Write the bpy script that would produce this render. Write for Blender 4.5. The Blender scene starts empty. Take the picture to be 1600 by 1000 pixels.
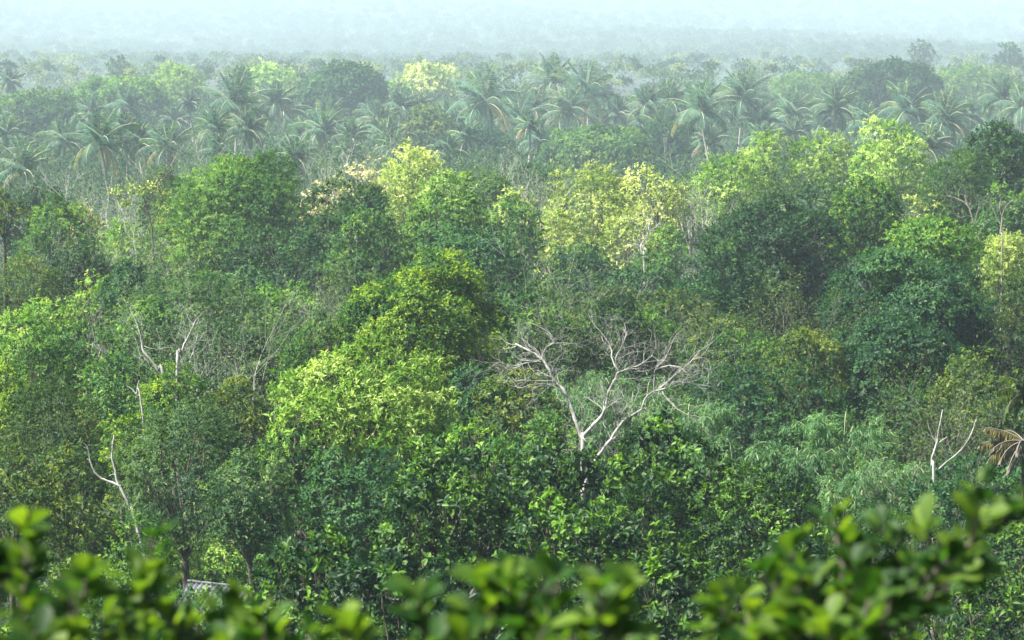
import bpy, math
import numpy as np
from mathutils import Vector

# ------------------------------------------------------------------ camera, sky, sun, exposure
S = bpy.context.scene
COL = S.collection
F = 5051.0                       # focal length in pixels of a 1600 px wide frame
PITCH = math.radians(7.06)
CAMZ = 60.0
cam_data = bpy.data.cameras.new("camera")
cam = bpy.data.objects.new("camera", cam_data)
COL.objects.link(cam)
S.camera = cam
cam.location = (0, 0, CAMZ)
cam.rotation_euler = (math.radians(90) - PITCH, 0, 0)
cam_data.sensor_width = 36.0
cam_data.lens = 36.0 * F / 1600.0
cam_data.clip_start = 0.2
cam_data.clip_end = 14000
cam_data.dof.use_dof = True
cam_data.dof.focus_distance = 110.0
cam_data.dof.aperture_fstop = 5.8

SUN_EL, SUN_ROT = 54.0, -106.0
world = bpy.data.worlds.new("World")
S.world = world
world.use_nodes = True
wn = world.node_tree
sky = wn.nodes.new("ShaderNodeTexSky")
sky.sky_type = 'NISHITA'
sky.sun_disc = False
sky.sun_elevation = math.radians(SUN_EL)
sky.sun_rotation = math.radians(SUN_ROT)
wn.links.new(sky.outputs[0], wn.nodes["Background"].inputs[0])
wn.nodes["Background"].inputs[1].default_value = 0.05
sun_data = bpy.data.lights.new("sun", 'SUN')
sun_data.energy = 5.0
sun_data.angle = math.radians(0.5)
sun_data.color = (1.0, 0.95, 0.85)
sun = bpy.data.objects.new("sun", sun_data)
COL.objects.link(sun)
_d = Vector((math.sin(math.radians(SUN_ROT)) * math.cos(math.radians(SUN_EL)),
             math.cos(math.radians(SUN_ROT)) * math.cos(math.radians(SUN_EL)),
             math.sin(math.radians(SUN_EL))))
sun.rotation_euler = _d.to_track_quat('Z', 'Y').to_euler()
S.view_settings.view_transform = 'Standard'
S.view_settings.look = 'None'
S.view_settings.exposure = 1.7
S.view_settings.gamma = 1.0
S.cycles.max_bounces = 7
S.cycles.diffuse_bounces = 2
S.cycles.glossy_bounces = 2
S.cycles.transmission_bounces = 2
S.cycles.volume_bounces = 0
S.cycles.use_denoising = True

# ------------------------------------------------------------------ projection and terrain
CP, SP = math.cos(PITCH), math.sin(PITCH)


def at(px, py, t):
    """World point seen at a photo pixel (1600x1000) at forward distance t."""
    a, b = (px - 800) / F * t, -(py - 500) / F * t
    return np.array([a, t * CP + b * SP, CAMZ - t * SP + b * CP])


def smooth(a, b, v):
    u = np.clip((v - a) / (b - a), 0, 1)
    return u * u * (3 - 2 * u)


_GY = [-200, 0, 8, 30, 48, 58, 80, 100, 135, 182, 235, 370, 520, 620, 760, 920, 1150, 1500, 2600, 3700, 4800, 6500, 8500, 10600]
_GZ = [-1.7, -1.7, -3.9, -9.4, -13.6, -14.6, -17, -18.6, -21.3, -24, -26.5, -32, -41, -47.5, -49, -55, -64, -77, -124, -147, -139, -100, -60, -20]


def ground_z(x, y):
    x, y = np.asarray(x, float), np.asarray(y, float)
    g = (np.interp(y - 4, _GY, _GZ) + np.interp(y, _GY, _GZ) + np.interp(y + 4, _GY, _GZ)) / 3
    return CAMZ + g + .5 * np.sin(x / 21.0 + 1.3) * np.cos(y / 33.0) * smooth(40, 120, y) \
        + (5 * np.sin(x / 240.0 + 0.7) + 4 * np.sin(x / 121.0 + y / 470.0)) * smooth(1400, 2600, y)


# the layout below gives distances on an even scale; DIST turns them into metres down the slope
_TA = [0, 20, 103, 126, 160, 190, 240, 300, 350, 400, 440, 480, 560, 640, 1000, 9000]
_TB = [0, 20, 48, 58, 80, 100, 135, 182, 235, 370, 510, 610, 760, 920, 1300, 9300]


def DIST(t):
    return np.interp(t, _TA, _TB)


def ground_at(x, y):
    return float(ground_z(x, y))


# ------------------------------------------------------------------ materials
def new_mat(name):
    m = bpy.data.materials.new(name)
    m.use_nodes = True
    return m, m.node_tree.nodes, m.node_tree.links, m.node_tree.nodes["Principled BSDF"]


def leaf_mat(name, old, mid, young, transl=0.37, rough=0.55, vary=0.12, spec=0.22, glow=(1.6, 1.6, .6)):
    m, n, l, bs = new_mat(name)
    at_ = n.new("ShaderNodeAttribute"); at_.attribute_name = "tint"
    rp = n.new("ShaderNodeValToRGB")
    rp.color_ramp.elements[0].position = 0.12
    rp.color_ramp.elements[0].color = (*old, 1)
    rp.color_ramp.elements[1].position = 0.92
    rp.color_ramp.elements[1].color = (*young, 1)
    e = rp.color_ramp.elements.new(0.5); e.color = (*mid, 1)
    oi = n.new("ShaderNodeObjectInfo")
    mr = n.new("ShaderNodeMapRange")
    mr.inputs[3].default_value = 1 - vary; mr.inputs[4].default_value = 1 + vary
    hs = n.new("ShaderNodeHueSaturation")
    l.new(at_.outputs["Fac"], rp.inputs[0])
    l.new(oi.outputs["Random"], mr.inputs[0])
    l.new(mr.outputs[0], hs.inputs["Value"])
    l.new(rp.outputs[0], hs.inputs["Color"])
    l.new(hs.outputs[0], bs.inputs["Base Color"])
    bs.inputs["Roughness"].default_value = rough
    bs.inputs["Specular IOR Level"].default_value = spec
    tr = n.new("ShaderNodeBsdfTranslucent")
    mx = n.new("ShaderNodeMixRGB"); mx.blend_type = 'MULTIPLY'; mx.inputs[0].default_value = 1
    mx.inputs[2].default_value = (*glow, 1)
    l.new(hs.outputs[0], mx.inputs[1]); l.new(mx.outputs[0], tr.inputs[0])
    ms = n.new("ShaderNodeMixShader"); ms.inputs[0].default_value = transl
    l.new(bs.outputs[0], ms.inputs[1]); l.new(tr.outputs[0], ms.inputs[2])
    l.new(ms.outputs[0], n["Material Output"].inputs[0])
    return m


def noise_mat(name, c0, c1, scale, rough=0.85, detail=5, bump=0.0):
    m, n, l, bs = new_mat(name)
    tc = n.new("ShaderNodeTexCoord")
    nz = n.new("ShaderNodeTexNoise"); nz.inputs["Scale"].default_value = scale
    nz.inputs["Detail"].default_value = detail
    rp = n.new("ShaderNodeValToRGB")
    rp.color_ramp.elements[0].position = 0.32; rp.color_ramp.elements[0].color = (*c0, 1)
    rp.color_ramp.elements[1].position = 0.68; rp.color_ramp.elements[1].color = (*c1, 1)
    l.new(tc.outputs["Object"], nz.inputs["Vector"])
    l.new(nz.outputs[0], rp.inputs[0]); l.new(rp.outputs[0], bs.inputs["Base Color"])
    bs.inputs["Roughness"].default_value = rough
    if bump:
        b = n.new("ShaderNodeBump"); b.inputs["Strength"].default_value = bump
        l.new(nz.outputs[0], b.inputs["Height"]); l.new(b.outputs[0], bs.inputs["Normal"])
    return m


PAL = {
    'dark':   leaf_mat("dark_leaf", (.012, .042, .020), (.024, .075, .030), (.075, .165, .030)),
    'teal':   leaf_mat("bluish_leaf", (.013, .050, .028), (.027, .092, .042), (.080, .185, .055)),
    'mid':    leaf_mat("green_leaf", (.022, .076, .024), (.052, .140, .036), (.170, .290, .046)),
    'fresh':  leaf_mat("fresh_green_leaf", (.036, .115, .026), (.090, .215, .040), (.240, .390, .060)),
    'lime':   leaf_mat("lime_leaf", (.060, .155, .022), (.190, .340, .052), (.500, .610, .190), glow=(1.4, 1.55, .7)),
    'dome':   leaf_mat("yellow_tipped_leaf", (.016, .066, .018), (.046, .135, .024), (.260, .380, .034)),
    'yellow': leaf_mat("pale_yellow_leaf", (.090, .200, .034), (.340, .450, .100), (.680, .730, .250), glow=(1.1, 1.15, .7)),
    'cream':  leaf_mat("cream_blossom_leaf", (.300, .340, .150), (.560, .550, .280), (.780, .740, .440), glow=(1.2, 1.2, .85)),
    'olive':  leaf_mat("olive_leaf", (.022, .058, .020), (.054, .112, .028), (.190, .240, .036)),
    'brown':  leaf_mat("brownish_leaf", (.022, .054, .022), (.050, .098, .034), (.150, .180, .042)),
    'grey':   leaf_mat("greyish_leaf", (.026, .076, .036), (.066, .142, .060), (.200, .300, .105)),
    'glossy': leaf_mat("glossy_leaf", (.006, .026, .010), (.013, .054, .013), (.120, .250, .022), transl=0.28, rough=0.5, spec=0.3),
    'bamboo': leaf_mat("bamboo_leaf", (.040, .110, .045), (.085, .195, .070), (.200, .330, .110)),
    'palm':   leaf_mat("palm_leaf", (.040, .115, .075), (.100, .210, .130), (.330, .300, .190), rough=0.62),  # lightened in the colour itself, standing in for thicker haze over the palms
    'under':  leaf_mat("understory_leaf", (.014, .048, .022), (.032, .088, .030), (.130, .200, .042), vary=0),
    'far':    leaf_mat("far_leaf", (.012, .040, .022), (.045, .100, .040), (.260, .320, .120), vary=0),
    'fore':   leaf_mat("foreground_leaf", (.010, .040, .011), (.034, .100, .015), (.150, .245, .022), transl=0.5, rough=0.55, spec=0.3),
    'dry':    leaf_mat("dry_frond_leaf", (.110, .105, .080), (.210, .200, .155), (.360, .345, .280)),
}
M_BARK = noise_mat("bark", (.045, .036, .026), (.130, .110, .085), 6, bump=0.3)
M_PALEBARK = noise_mat("pale_bark", (.22, .20, .16), (.40, .37, .31), 5, bump=0.3)
M_DEAD = noise_mat("bleached_wood", (.17, .165, .145), (.52, .51, .47), 3.6, bump=0.25, detail=9)
M_TWIG = noise_mat("grey_twig", (.17, .155, .13), (.34, .31, .27), 3)
M_PALETWIG = noise_mat("pale_dry_twig", (.36, .34, .30), (.60, .57, .52), 3)
M_RACHIS = noise_mat("frond_midrib", (.34, .36, .22), (.52, .52, .38), 2)
M_GROUND = noise_mat("forest_floor", (.010, .020, .008), (.026, .044, .014), 0.35, rough=1.0, detail=8)


# ------------------------------------------------------------------ mesh helpers
def norm(v):
    return v / np.maximum(np.linalg.norm(v, axis=-1, keepdims=True), 1e-9)


class MB:
    """Collects polygons as numpy blocks and links them as ONE mesh object."""

    def __init__(self):
        self.v, self.f, self.t, self.n = [], [], [], 0

    def add(self, verts, quads, tint=None):
        self.v.append(np.asarray(verts, np.float32))
        q = np.asarray(quads, np.int64)
        self.f.append(q + self.n)
        self.t.append(np.full(len(q), 0.5, np.float32) if tint is None else np.asarray(tint, np.float32))
        self.n += len(verts)

    def build(self, name, mat, parent=None, smooth_=False, origin=None):
        me = bpy.data.meshes.new(name)
        v = np.concatenate(self.v); f = np.concatenate(self.f); t = np.concatenate(self.t)
        if origin is not None:
            v = v - np.asarray(origin, np.float32)
        me.vertices.add(len(v)); me.vertices.foreach_set("co", v.ravel())
        me.loops.add(f.size); me.loops.foreach_set("vertex_index", f.ravel().astype(np.int32))
        me.polygons.add(len(f))
        me.polygons.foreach_set("loop_start", np.arange(len(f), dtype=np.int32) * 4)
        if smooth_:
            me.polygons.foreach_set("use_smooth", np.ones(len(f), bool))
        me.update(calc_edges=True)
        a = me.attributes.new("tint", 'FLOAT', 'FACE')
        a.data.foreach_set("value", t)
        me.materials.append(mat)
        o = bpy.data.objects.new(name, me)
        COL.objects.link(o)
        if parent is not None:
            o.parent = parent
        elif origin is not None:
            o.location = origin
        return o

    # -- tapered tube along a polyline
    def tube(self, pts, r0, r1, sides=6, cap=True):
        pts = np.asarray(pts, float); n = len(pts)
        r = np.linspace(r0, r1, n) if np.isscalar(r0) else np.asarray(r0)
        tg = np.gradient(pts, axis=0); tg = norm(tg)
        ref = np.array([0.31, 0.17, 0.94]) if abs(tg[0][2]) < 0.9 else np.array([0.9, 0.4, 0.1])
        s = norm(np.cross(tg, ref)); b = np.cross(s, tg)
        an = np.linspace(0, 2 * np.pi, sides, endpoint=False)
        ring = pts[:, None] + r[:, None, None] * (np.cos(an)[None, :, None] * s[:, None] + np.sin(an)[None, :, None] * b[:, None])
        i = np.arange(n - 1)[:, None] * sides; j = np.arange(sides)[None]; j2 = (j + 1) % sides
        q = np.stack([i + j, i + j2, i + sides + j2, i + sides + j], -1).reshape(-1, 4)
        self.add(ring.reshape(-1, 3), q)

    # -- n leaves at once
    def leaves(self, P, A, N, L, W, T, hexa=False, fold=0.16, curl=0.18):
        P, A = np.asarray(P, float), norm(np.asarray(A, float))
        side = norm(np.cross(A, N)); N = np.cross(side, A)
        L = np.asarray(L, float)[:, None]; W = np.asarray(W, float)[:, None]; n = len(P)
        tip = P + A * L - N * L * curl
        if not hexa:
            m = P + A * L * 0.48 + N * W * fold
            V = np.stack([P, m + side * W * .5, tip, m - side * W * .5], 1)
            q = np.arange(n * 4).reshape(n, 4)
            self.add(V.reshape(-1, 3), q, T)
        else:
            m1 = P + A * L * .36 + N * W * fold; m2 = P + A * L * .74 + N * (W * fold - L * curl * .45)
            V = np.stack([P, m1 + side * W * .40, m2 + side * W * .46, tip, m2 - side * W * .46, m1 - side * W * .40], 1)
            k = np.arange(n)[:, None] * 6
            q = np.concatenate([k + np.array([[0, 1, 2, 3]]), k + np.array([[0, 3, 4, 5]])])
            self.add(V.reshape(-1, 3), q, np.concatenate([T, T]))


def rdir(rng, n):
    return norm(rng.normal(size=(n, 3)))


def empty(name, loc, label, cat, group=None):
    o = bpy.data.objects.new(name, None)
    o.empty_display_size = 0.5
    COL.objects.link(o)
    o.location = loc
    o["label"] = label; o["category"] = cat
    if group:
        o["group"] = group
    return o


def curve(a, b, rng, n=6, sag=0.08):
    a, b = np.asarray(a, float), np.asarray(b, float)
    s = np.linspace(0, 1, n)[:, None]
    L = np.linalg.norm(b - a)
    off = rdir(rng, 1) * L * sag + np.array([[0, 0, -L * sag]])
    return a + (b - a) * s + off * (4 * s * (1 - s))


# ------------------------------------------------------------------ crowns
# up: pull to the light; tl: twig length; s0: where leaves begin on the twig; along: leaf follows twig
STY = {
    'dome':    dict(nl=66, lr=.24, up=.5, tl=.42, s0=.35, k=10, ll=.19, lw=.09, along=.5, droop=.1, dens=1.2, zs=.8),
    'round':   dict(nl=34, lr=.29, up=.4, tl=.60, s0=.25, k=9, ll=.25, lw=.12, along=.5, droop=.2, dens=1.15, zs=.85),
    'layer':   dict(nl=34, lr=.34, up=.3, tl=.75, s0=.10, k=11, ll=.24, lw=.11, along=.6, droop=.35, dens=1.1, zs=.5),
    'loose':   dict(nl=20, lr=.36, up=.7, tl=.85, s0=.25, k=10, ll=.27, lw=.11, along=.6, droop=.15, dens=.85, zs=.9),
    'feather': dict(nl=34, lr=.28, up=.9, tl=1.1, s0=.08, k=16, ll=.20, lw=.062, along=.9, droop=.45, dens=1.0, zs=1.25),
    'sparse':  dict(nl=16, lr=.34, up=.8, tl=.9, s0=.25, k=9, ll=.24, lw=.09, along=.6, droop=.15, dens=.38, zs=.9),
    'sprig':   dict(nl=34, lr=.27, up=1.0, tl=.55, s0=.45, k=10, ll=.36, lw=.10, along=.55, droop=.05, dens=.9, zs=.85),
    'glossy':  dict(nl=46, lr=.24, up=.8, tl=.55, s0=.40, k=9, ll=.33, lw=.165, along=.45, droop=.05, dens=1.15, zs=.85),
    'shrub':   dict(nl=16, lr=.42, up=.9, tl=.65, s0=.2, k=9, ll=.25, lw=.11, along=.6, droop=.1, dens=1.1, zs=.9),
}


def make_crown(mb, rng, c, rx, rz, st, lod, flush=0.25, dens=1.0, wood=None, hexa=False, sf=1.0):
    nl = max(8, int(st['nl'] * 1.45 * min(1.6, max(.5, (rx / sf / 4.2) ** 1.0))))
    i = np.arange(nl) + rng.uniform(0, 1)
    z = 1 - (i / nl) * 1.7; z = np.clip(z + rng.normal(0, .08, nl), -.8, 1)
    ph = i * 2.39996 + rng.normal(0, .35, nl)
    rr = np.sqrt(np.maximum(0, 1 - z * z))
    d = np.stack([rr * np.cos(ph), rr * np.sin(ph), z], 1)
    d = d / (np.sum(np.abs(d) ** 2.2, 1, keepdims=True) ** (1 / 2.2))
    lr = st['lr'] * .82 * rng.uniform(.7, 1.35, nl)
    env = rng.uniform(.86, 1.1, nl) + (.12 * np.sin(ph + rng.uniform(0, 6))) + .07 * np.sin(2 * ph + rng.uniform(0, 6))
    env = np.minimum(env, 1.05)
    rad = np.clip(1 - lr * .9 + rng.normal(0, .07, nl), .1, 1.02)
    cen = d * (rad * env)[:, None] * np.array([rx, rx, rz])
    lrm = lr * rx * np.sqrt(min(1, rz / rx) if rz < rx else 1)
    sc = lod ** .75 * sf
    ll, lw, k = st['ll'] * sc, st['lw'] * sc, st['k']
    area = 2 * math.pi * np.sum(lrm ** 2) * .75
    N = int(area * 2.1 * st['dens'] * dens / (.6 * ll * lw))
    nt = max(30, N // k)
    li = rng.choice(nl, nt, p=lrm ** 2 / np.sum(lrm ** 2))
    u = rdir(rng, nt)
    flip = np.sum(u * d[li], 1) < -.25
    u[flip] *= -1
    lsc = np.array([1, 1, st['zs']])
    start = cen[li] + u * lsc * (lrm[li] * rng.uniform(.72, 1.0, nt))[:, None]
    core = rng.random(nt) < .22
    start[core] = (rdir(rng, core.sum()) * rng.random((core.sum(), 1)) ** .33) * np.array([rx, rx, rz]) * .72
    dr = norm(u + np.array([0, 0, st['up']]) + rng.normal(0, .35, (nt, 3)))
    TL = st['tl'] * rng.uniform(.5, 1.5, nt) * (lod ** .3) * sf
    stray = rng.random(nt) < .04
    TL = np.where(stray, TL * 1.9, TL)
    # young leaves flush per whole branch and per twig
    fl = (rng.random(nl) < flush) * rng.uniform(.10, .30, nl)
    tl_ = np.clip(.42 + rng.normal(0, .12, nl) + fl, 0, 1)[li] + rng.normal(0, .10, nt) + (rng.random(nt) < flush * .6) * .26
    # leaves
    ti = np.repeat(np.arange(nt), k)
    n = len(ti)
    s = st['s0'] + (1 - st['s0']) * rng.random(n)
    pos = start[ti] + dr[ti] * (TL[ti] * s)[:, None]
    pos[:, 2] -= st['droop'] * TL[ti] * s * s
    tg = dr[ti].copy(); tg[:, 2] -= 2 * st['droop'] * s
    A = norm(tg * st['along'] + rdir(rng, n) * .75)
    out = u[li * 0 + np.arange(nt)][ti] * .9 + norm(start + 1e-6)[ti] * .45
    Nn = norm(out + np.array([0, 0, .45]) + rdir(rng, n) * .46)
    sz = rng.uniform(.7, 1.25, n)
    mb.leaves(pos + c, A, Nn, ll * sz, lw * sz, np.clip(tl_[ti] + rng.normal(0, .07, n), 0, 1), hexa=hexa)
    return cen + c, lrm


def tree(kind, label, cat, px, top, width, h, style, pal, aspect=1.05, flush=.25, dens=1.0, bark=None, seed=0, group=None,
         t=None, twigs=0, hexa=False, base=None):
    rng = np.random.default_rng(seed)
    sf = DIST(t) / t
    lod = max(.85, t / 190.0)
    t = float(DIST(t))
    p = at(px, top, t)
    g = ground_at(p[0], p[1])
    h = p[2] - g
    rx = width * .5 / F * t
    rx *= 1.07
    rz = min(max(rx * aspect * 1.05, min(h * .42, rx * 1.45) if aspect >= .8 else 0), h * .52)
    root = empty(kind, (p[0], p[1], g), label, cat, group)
    cz = h - rz
    c = np.array([0, 0, cz])
    mb = MB()
    cen, lrm = make_crown(mb, rng, c, rx * .93, rz * .93, STY[style], lod, flush, dens, hexa=hexa, sf=sf)
    mb.build("crown", PAL[pal], root)
    w = MB()
    tr = max(.09 * sf, .035 * rx + .009 * h)
    fork = np.array([rng.normal(0, .25) * sf, rng.normal(0, .25) * sf, max(.4, cz - rz * .75)])
    w.tube(curve((0, 0, -.4), fork, rng, 7, .04), tr * 1.25, tr * .8, 8)
    order = rng.permutation(len(cen))
    nb = max(4, min(len(cen), 12))
    for q in order[:nb]:
        mid = fork + (cen[q] - fork) * .55 + np.array([0, 0, .12 * rz]) + rng.normal(0, .1 * rx, 3)
        w.tube(np.concatenate([curve(fork, mid, rng, 4, .05), curve(mid, cen[q], rng, 4, .05)[1:]]), tr * .38, tr * .1, 5)
    for q in range(len(cen)):
        for _ in range(2 + twigs):
            e = cen[q] + norm(rdir(rng, 1)[0] + np.array([0, 0, .6])) * lrm[q] * rng.uniform(.8, 1.1)
            w.tube(curve(cen[q] * .8 + fork * .2, e, rng, 4, .08), tr * .10, tr * .04, 4)
    w.build("trunk", bark or M_BARK, root, True)
    return root, t


# ------------------------------------------------------------------ bare branching
def grow(mb, rng, p, d, L, r, depth, up=.25, wig=.22, kids=(2, 4), ends=None):
    n = 6 if depth > 1 else 4
    pts = [np.asarray(p, float)]; dd = norm(np.asarray(d, float))
    for _ in range(n - 1):
        dd = norm(dd + rng.normal(0, wig, 3) + np.array([0, 0, up * .15]))
        pts.append(pts[-1] + dd * L / (n - 1))
    pts = np.array(pts)
    mb.tube(pts, r, r * (.5 if depth else .25), 6 if depth > 2 else 4)
    if ends is not None and depth <= 1:
        ends.append((pts[-1], dd)); ends.append((pts[n // 2], dd))
    if depth <= 0:
        return
    for _ in range(rng.integers(kids[0], kids[1] + 1)):
        j = rng.integers(max(1, n // 3), n)
        nd = norm(dd + rdir(rng, 1)[0] * .85 + np.array([0, 0, up]))
        grow(mb, rng, pts[j], nd, L * rng.uniform(.5, .8), r * rng.uniform(.42, .6), depth - 1, up, wig, kids, ends)


def twiggy(label, px, top, width, h, seed, pal='grey', leafy=1.0, stems=7, mat=None, t=None, kind='twiggy_shrub', r=.05, cat='shrub'):
    rng = np.random.default_rng(seed)
    sf = DIST(t) / t; lod = max(1, t / 190); t = float(DIST(t))
    p = at(px, top, t); g = ground_at(p[0], p[1]); h = p[2] - g
    root = empty(kind, (p[0], p[1], g), label, cat)
    rx = width * .5 / F * t
    mb, ends = MB(), []
    for _ in range(stems):
        q = np.array([rng.uniform(-.5, .5) * rx, rng.uniform(-.4, .4) * rx, -.2])
        d = np.array([q[0] * .9, q[1], h * .75 + .5])
        grow(mb, rng, q, d, h * rng.uniform(.42, .62), r * .8 * sf * lod ** .6, 4, .3, .16, (2, 4), ends)
    mb.build("branches", mat or M_TWIG, root, True)
    if leafy > 0:
        E_ = np.array([e[0] for e in ends]); D_ = np.array([e[1] for e in ends])
        k = max(1, int(6 * leafy))
        ti = np.repeat(np.arange(len(E_)), k)
        n = len(ti)
        lm = MB()
        lm.leaves(E_[ti] + rng.normal(0, .22 * sf, (n, 3)), D_[ti] * .6 + rdir(rng, n), norm(np.array([0, 0, 1]) + rdir(rng, n) * .7),
                  rng.uniform(.14, .26, n) * lod ** .6 * sf, rng.uniform(.06, .11, n) * lod ** .6 * sf,
                  np.clip(np.repeat(rng.normal(.45, .16, len(E_)), k), 0, 1))
        lm.build("foliage", PAL[pal], root)
    return root


def traced(kind, label, limbs, t, seed, mat, twig=(10, .5, 3), base_px=None, r_end=.3, cat="dead tree", group=None):
    """A bare tree: limbs are (width_px_start, width_px_end, [(px, py, depth offset m) ...]) with grown twigs."""
    rng = np.random.default_rng(seed)
    sf = DIST(t) / t; t = float(DIST(t))
    bp = at(base_px[0], base_px[1], t)
    g = ground_at(bp[0], bp[1])
    root = empty(kind, (bp[0], bp[1], g), label, cat, group)
    o = np.array([bp[0], bp[1], g])
    mb = MB(); tw = MB() if len(limbs) > 8 else mb; k = t / F
    foot = np.array([0, 0, -.4])
    for w0, w1, pts in limbs:
        P = []
        for q in pts:
            if q == 'foot':
                P.append(foot)
            else:
                P.append(at(q[0], q[1], t + (q[2] * sf if len(q) > 2 else 0)) - o)
        P = np.array(P)
        # resample with Catmull-Rom
        out = []
        for i in range(len(P) - 1):
            p0, p1, p2, p3 = P[max(0, i - 1)], P[i], P[i + 1], P[min(len(P) - 1, i + 2)]
            for s in np.linspace(0, 1, 4, endpoint=False):
                out.append(.5 * (2 * p1 + (p2 - p0) * s + (2 * p0 - 5 * p1 + 4 * p2 - p3) * s * s + (3 * p1 - p0 - 3 * p2 + p3) * s ** 3))
        out.append(P[-1]); out = np.array(out)
        out[1:-1] += rng.normal(0, .012 * k * 100, (len(out) - 2, 3)) * .3
        mb.tube(out, w0 * k * .35, w1 * k * .34, 8)
        n_t = int(twig[0] * len(pts) / 4)
        for _ in range(n_t):
            j = rng.integers(len(out) // 3, len(out))
            jj = min(len(out) - 1, j + 1)
            d = norm(out[jj] - out[jj - 1] + 1e-6)
            nd = norm(d + rdir(rng, 1)[0] * 1.0 + np.array([0, 0, .25]))
            grow(tw, rng, out[j], nd, sf * twig[1] * rng.uniform(.6, 1.7), sf * max(.009, min(w1 * k / sf * .16, .015)), twig[2], .1, .25, (2, 3))
    mb.build("trunk", mat, root, True)
    if tw is not mb:
        tw.build("twigs", mat, root, True)
    return root


# ------------------------------------------------------------------ ground
def build_ground():
    ys = np.concatenate([np.linspace(-150, 160, 70), np.geomspace(164, 10500, 130)])
    xs = np.concatenate([-np.geomspace(4200, 60, 40), np.linspace(-55, 55, 45), np.geomspace(60, 4200, 40)])
    X, Y = np.meshgrid(xs, ys)
    Z = ground_z(X, np.maximum(Y, 0))
    V = np.stack([X, Y, Z], -1).reshape(-1, 3)
    nx = len(xs)
    i = np.arange(len(ys) - 1)[:, None] * nx; j = np.arange(nx - 1)[None]
    q = np.stack([i + j, i + j + 1, i + nx + j + 1, i + nx + j], -1).reshape(-1, 4)
    mb = MB(); mb.add(V, q)
    o = mb.build("ground", M_GROUND, None, True)
    o["kind"] = "structure"


build_ground()


def build_undergrowth():
    rng = np.random.default_rng(5)
    mb = MB()
    n = 14500
    t = np.sqrt(rng.uniform(70 ** 2, 660 ** 2, n)); near = rng.random(n) < .42
    t[near] = rng.uniform(70, 260, near.sum())
    td = DIST(t); sf = td / t
    x = rng.uniform(-.29, .29, n) * td + rng.normal(0, 2, n)
    gz = ground_z(x, td)
    r = rng.uniform(1.1, 2.6, n) * np.where(t > 330, 1.5, 1) * sf
    clear = (t > 128) & (t < 185) & (x / td < -.055)
    hh = rng.uniform(1.6, 4.4, n) * np.where(t > 330, 1.35, 1) * np.where(clear, .5, 1) * np.where(t < 150, .45, 1) * sf
    k = 64
    ti = np.repeat(np.arange(n), k); m = len(ti)
    u = rdir(rng, m); u[:, 2] = np.abs(u[:, 2]) - .1
    rad = rng.uniform(.55, 1.05, m)
    P = np.stack([x[ti] + u[:, 0] * r[ti] * rad, td[ti] + u[:, 1] * r[ti] * rad, gz[ti] + u[:, 2] * hh[ti] * rad], 1)
    A = norm(u + rdir(rng, m) * .9 + np.array([0, 0, .3]))
    N = norm(u * .9 + np.array([0, 0, .5]) + rdir(rng, m) * .6)
    lod = np.maximum(1, t[ti] / 190) ** .7 * sf[ti]
    tint = np.clip(rng.normal(.40, .14, n)[ti] + rng.normal(0, .12, m), 0, 1)
    mb.leaves(P, A, N, rng.uniform(.28, .5, m) * lod, rng.uniform(.10, .2, m) * lod, tint)
    o = mb.build("undergrowth", PAL['under'])
    o["kind"] = "stuff"; o["label"] = "low leafy undergrowth covering the ground between the trees"
    o["category"] = "undergrowth"


build_undergrowth()


def build_far_forest():
    rng = np.random.default_rng(9)
    mb = MB()
    y = np.concatenate([rng.uniform(930, 1150, 240), rng.uniform(1150, 2200, 800), 2200 * (5600 / 2200) ** rng.random(7500)])
    n = len(y)
    x = rng.uniform(-.23, .23, n) * y
    g = ground_z(x, y)
    big = smooth(900, 4200, y)
    h = rng.uniform(6, 15, n) * (1 + .7 * big); rx = np.clip(rng.lognormal(1.3, .38, n), 2, 9) * (1 + 1.1 * big); rz = rx * rng.uniform(.7, 1.15, n)
    k = 110
    ti = np.repeat(np.arange(n), k); m = len(ti)
    u = rdir(rng, m); u[:, 2] = np.where(u[:, 2] < -.3, -u[:, 2], u[:, 2])
    lob = 9
    lo = rdir(rng, n * lob).reshape(n, lob, 3); lo[..., 2] = np.abs(lo[..., 2]) * .9
    li = rng.integers(0, lob, m)
    C = lo[ti, li] * .62 + u * .42 * rng.uniform(.6, 1.1, m)[:, None]
    P = np.stack([x[ti] + C[:, 0] * rx[ti], y[ti] + C[:, 1] * rx[ti], (g + h - rz)[ti] + C[:, 2] * rz[ti]], 1)
    A = norm(u + rdir(rng, m) * .8)
    N = norm(u * .8 + lo[ti, li] * .5 + np.array([0, 0, .4]) + rdir(rng, m) * .6)
    stand = .5 + .5 * np.sin(x / 97.0 + 2 * np.sin(y / 310.0)) * np.sin(y / 190.0 + 1.5 * np.sin(x / 170.0))
    base = np.clip(rng.uniform(.05, .45, n) + .4 * stand * rng.random(n) + .42 * (1 - smooth(1500, 2600, y)) * rng.random(n), 0, 1)
    tint = np.clip(base[ti] + rng.normal(0, .1, m), 0, 1)
    sz = rng.uniform(.7, 1.3, m) * (1 + 1.5 * big[ti]) * 1.3
    mb.leaves(P, A, N, .95 * sz, .48 * sz, tint)
    # pale stems standing between the crowns
    for q in rng.choice(n, 700, False):
        b = np.array([x[q] + rng.uniform(-4, 4), y[q] - 3, g[q]])
        mb.tube(np.array([b, b + [rng.normal(0, .3), 0, h[q] * .5], b + [rng.normal(0, .6), 0, h[q] * .95]]), (.16 + .22 * big[q]), .12, 4)
    o = mb.build("distant_forest", PAL['far'])
    o["kind"] = "stuff"; o["label"] = "far forest fading into pale blue haze behind the coconut palms"
    o["category"] = "forest"


build_far_forest()

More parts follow.
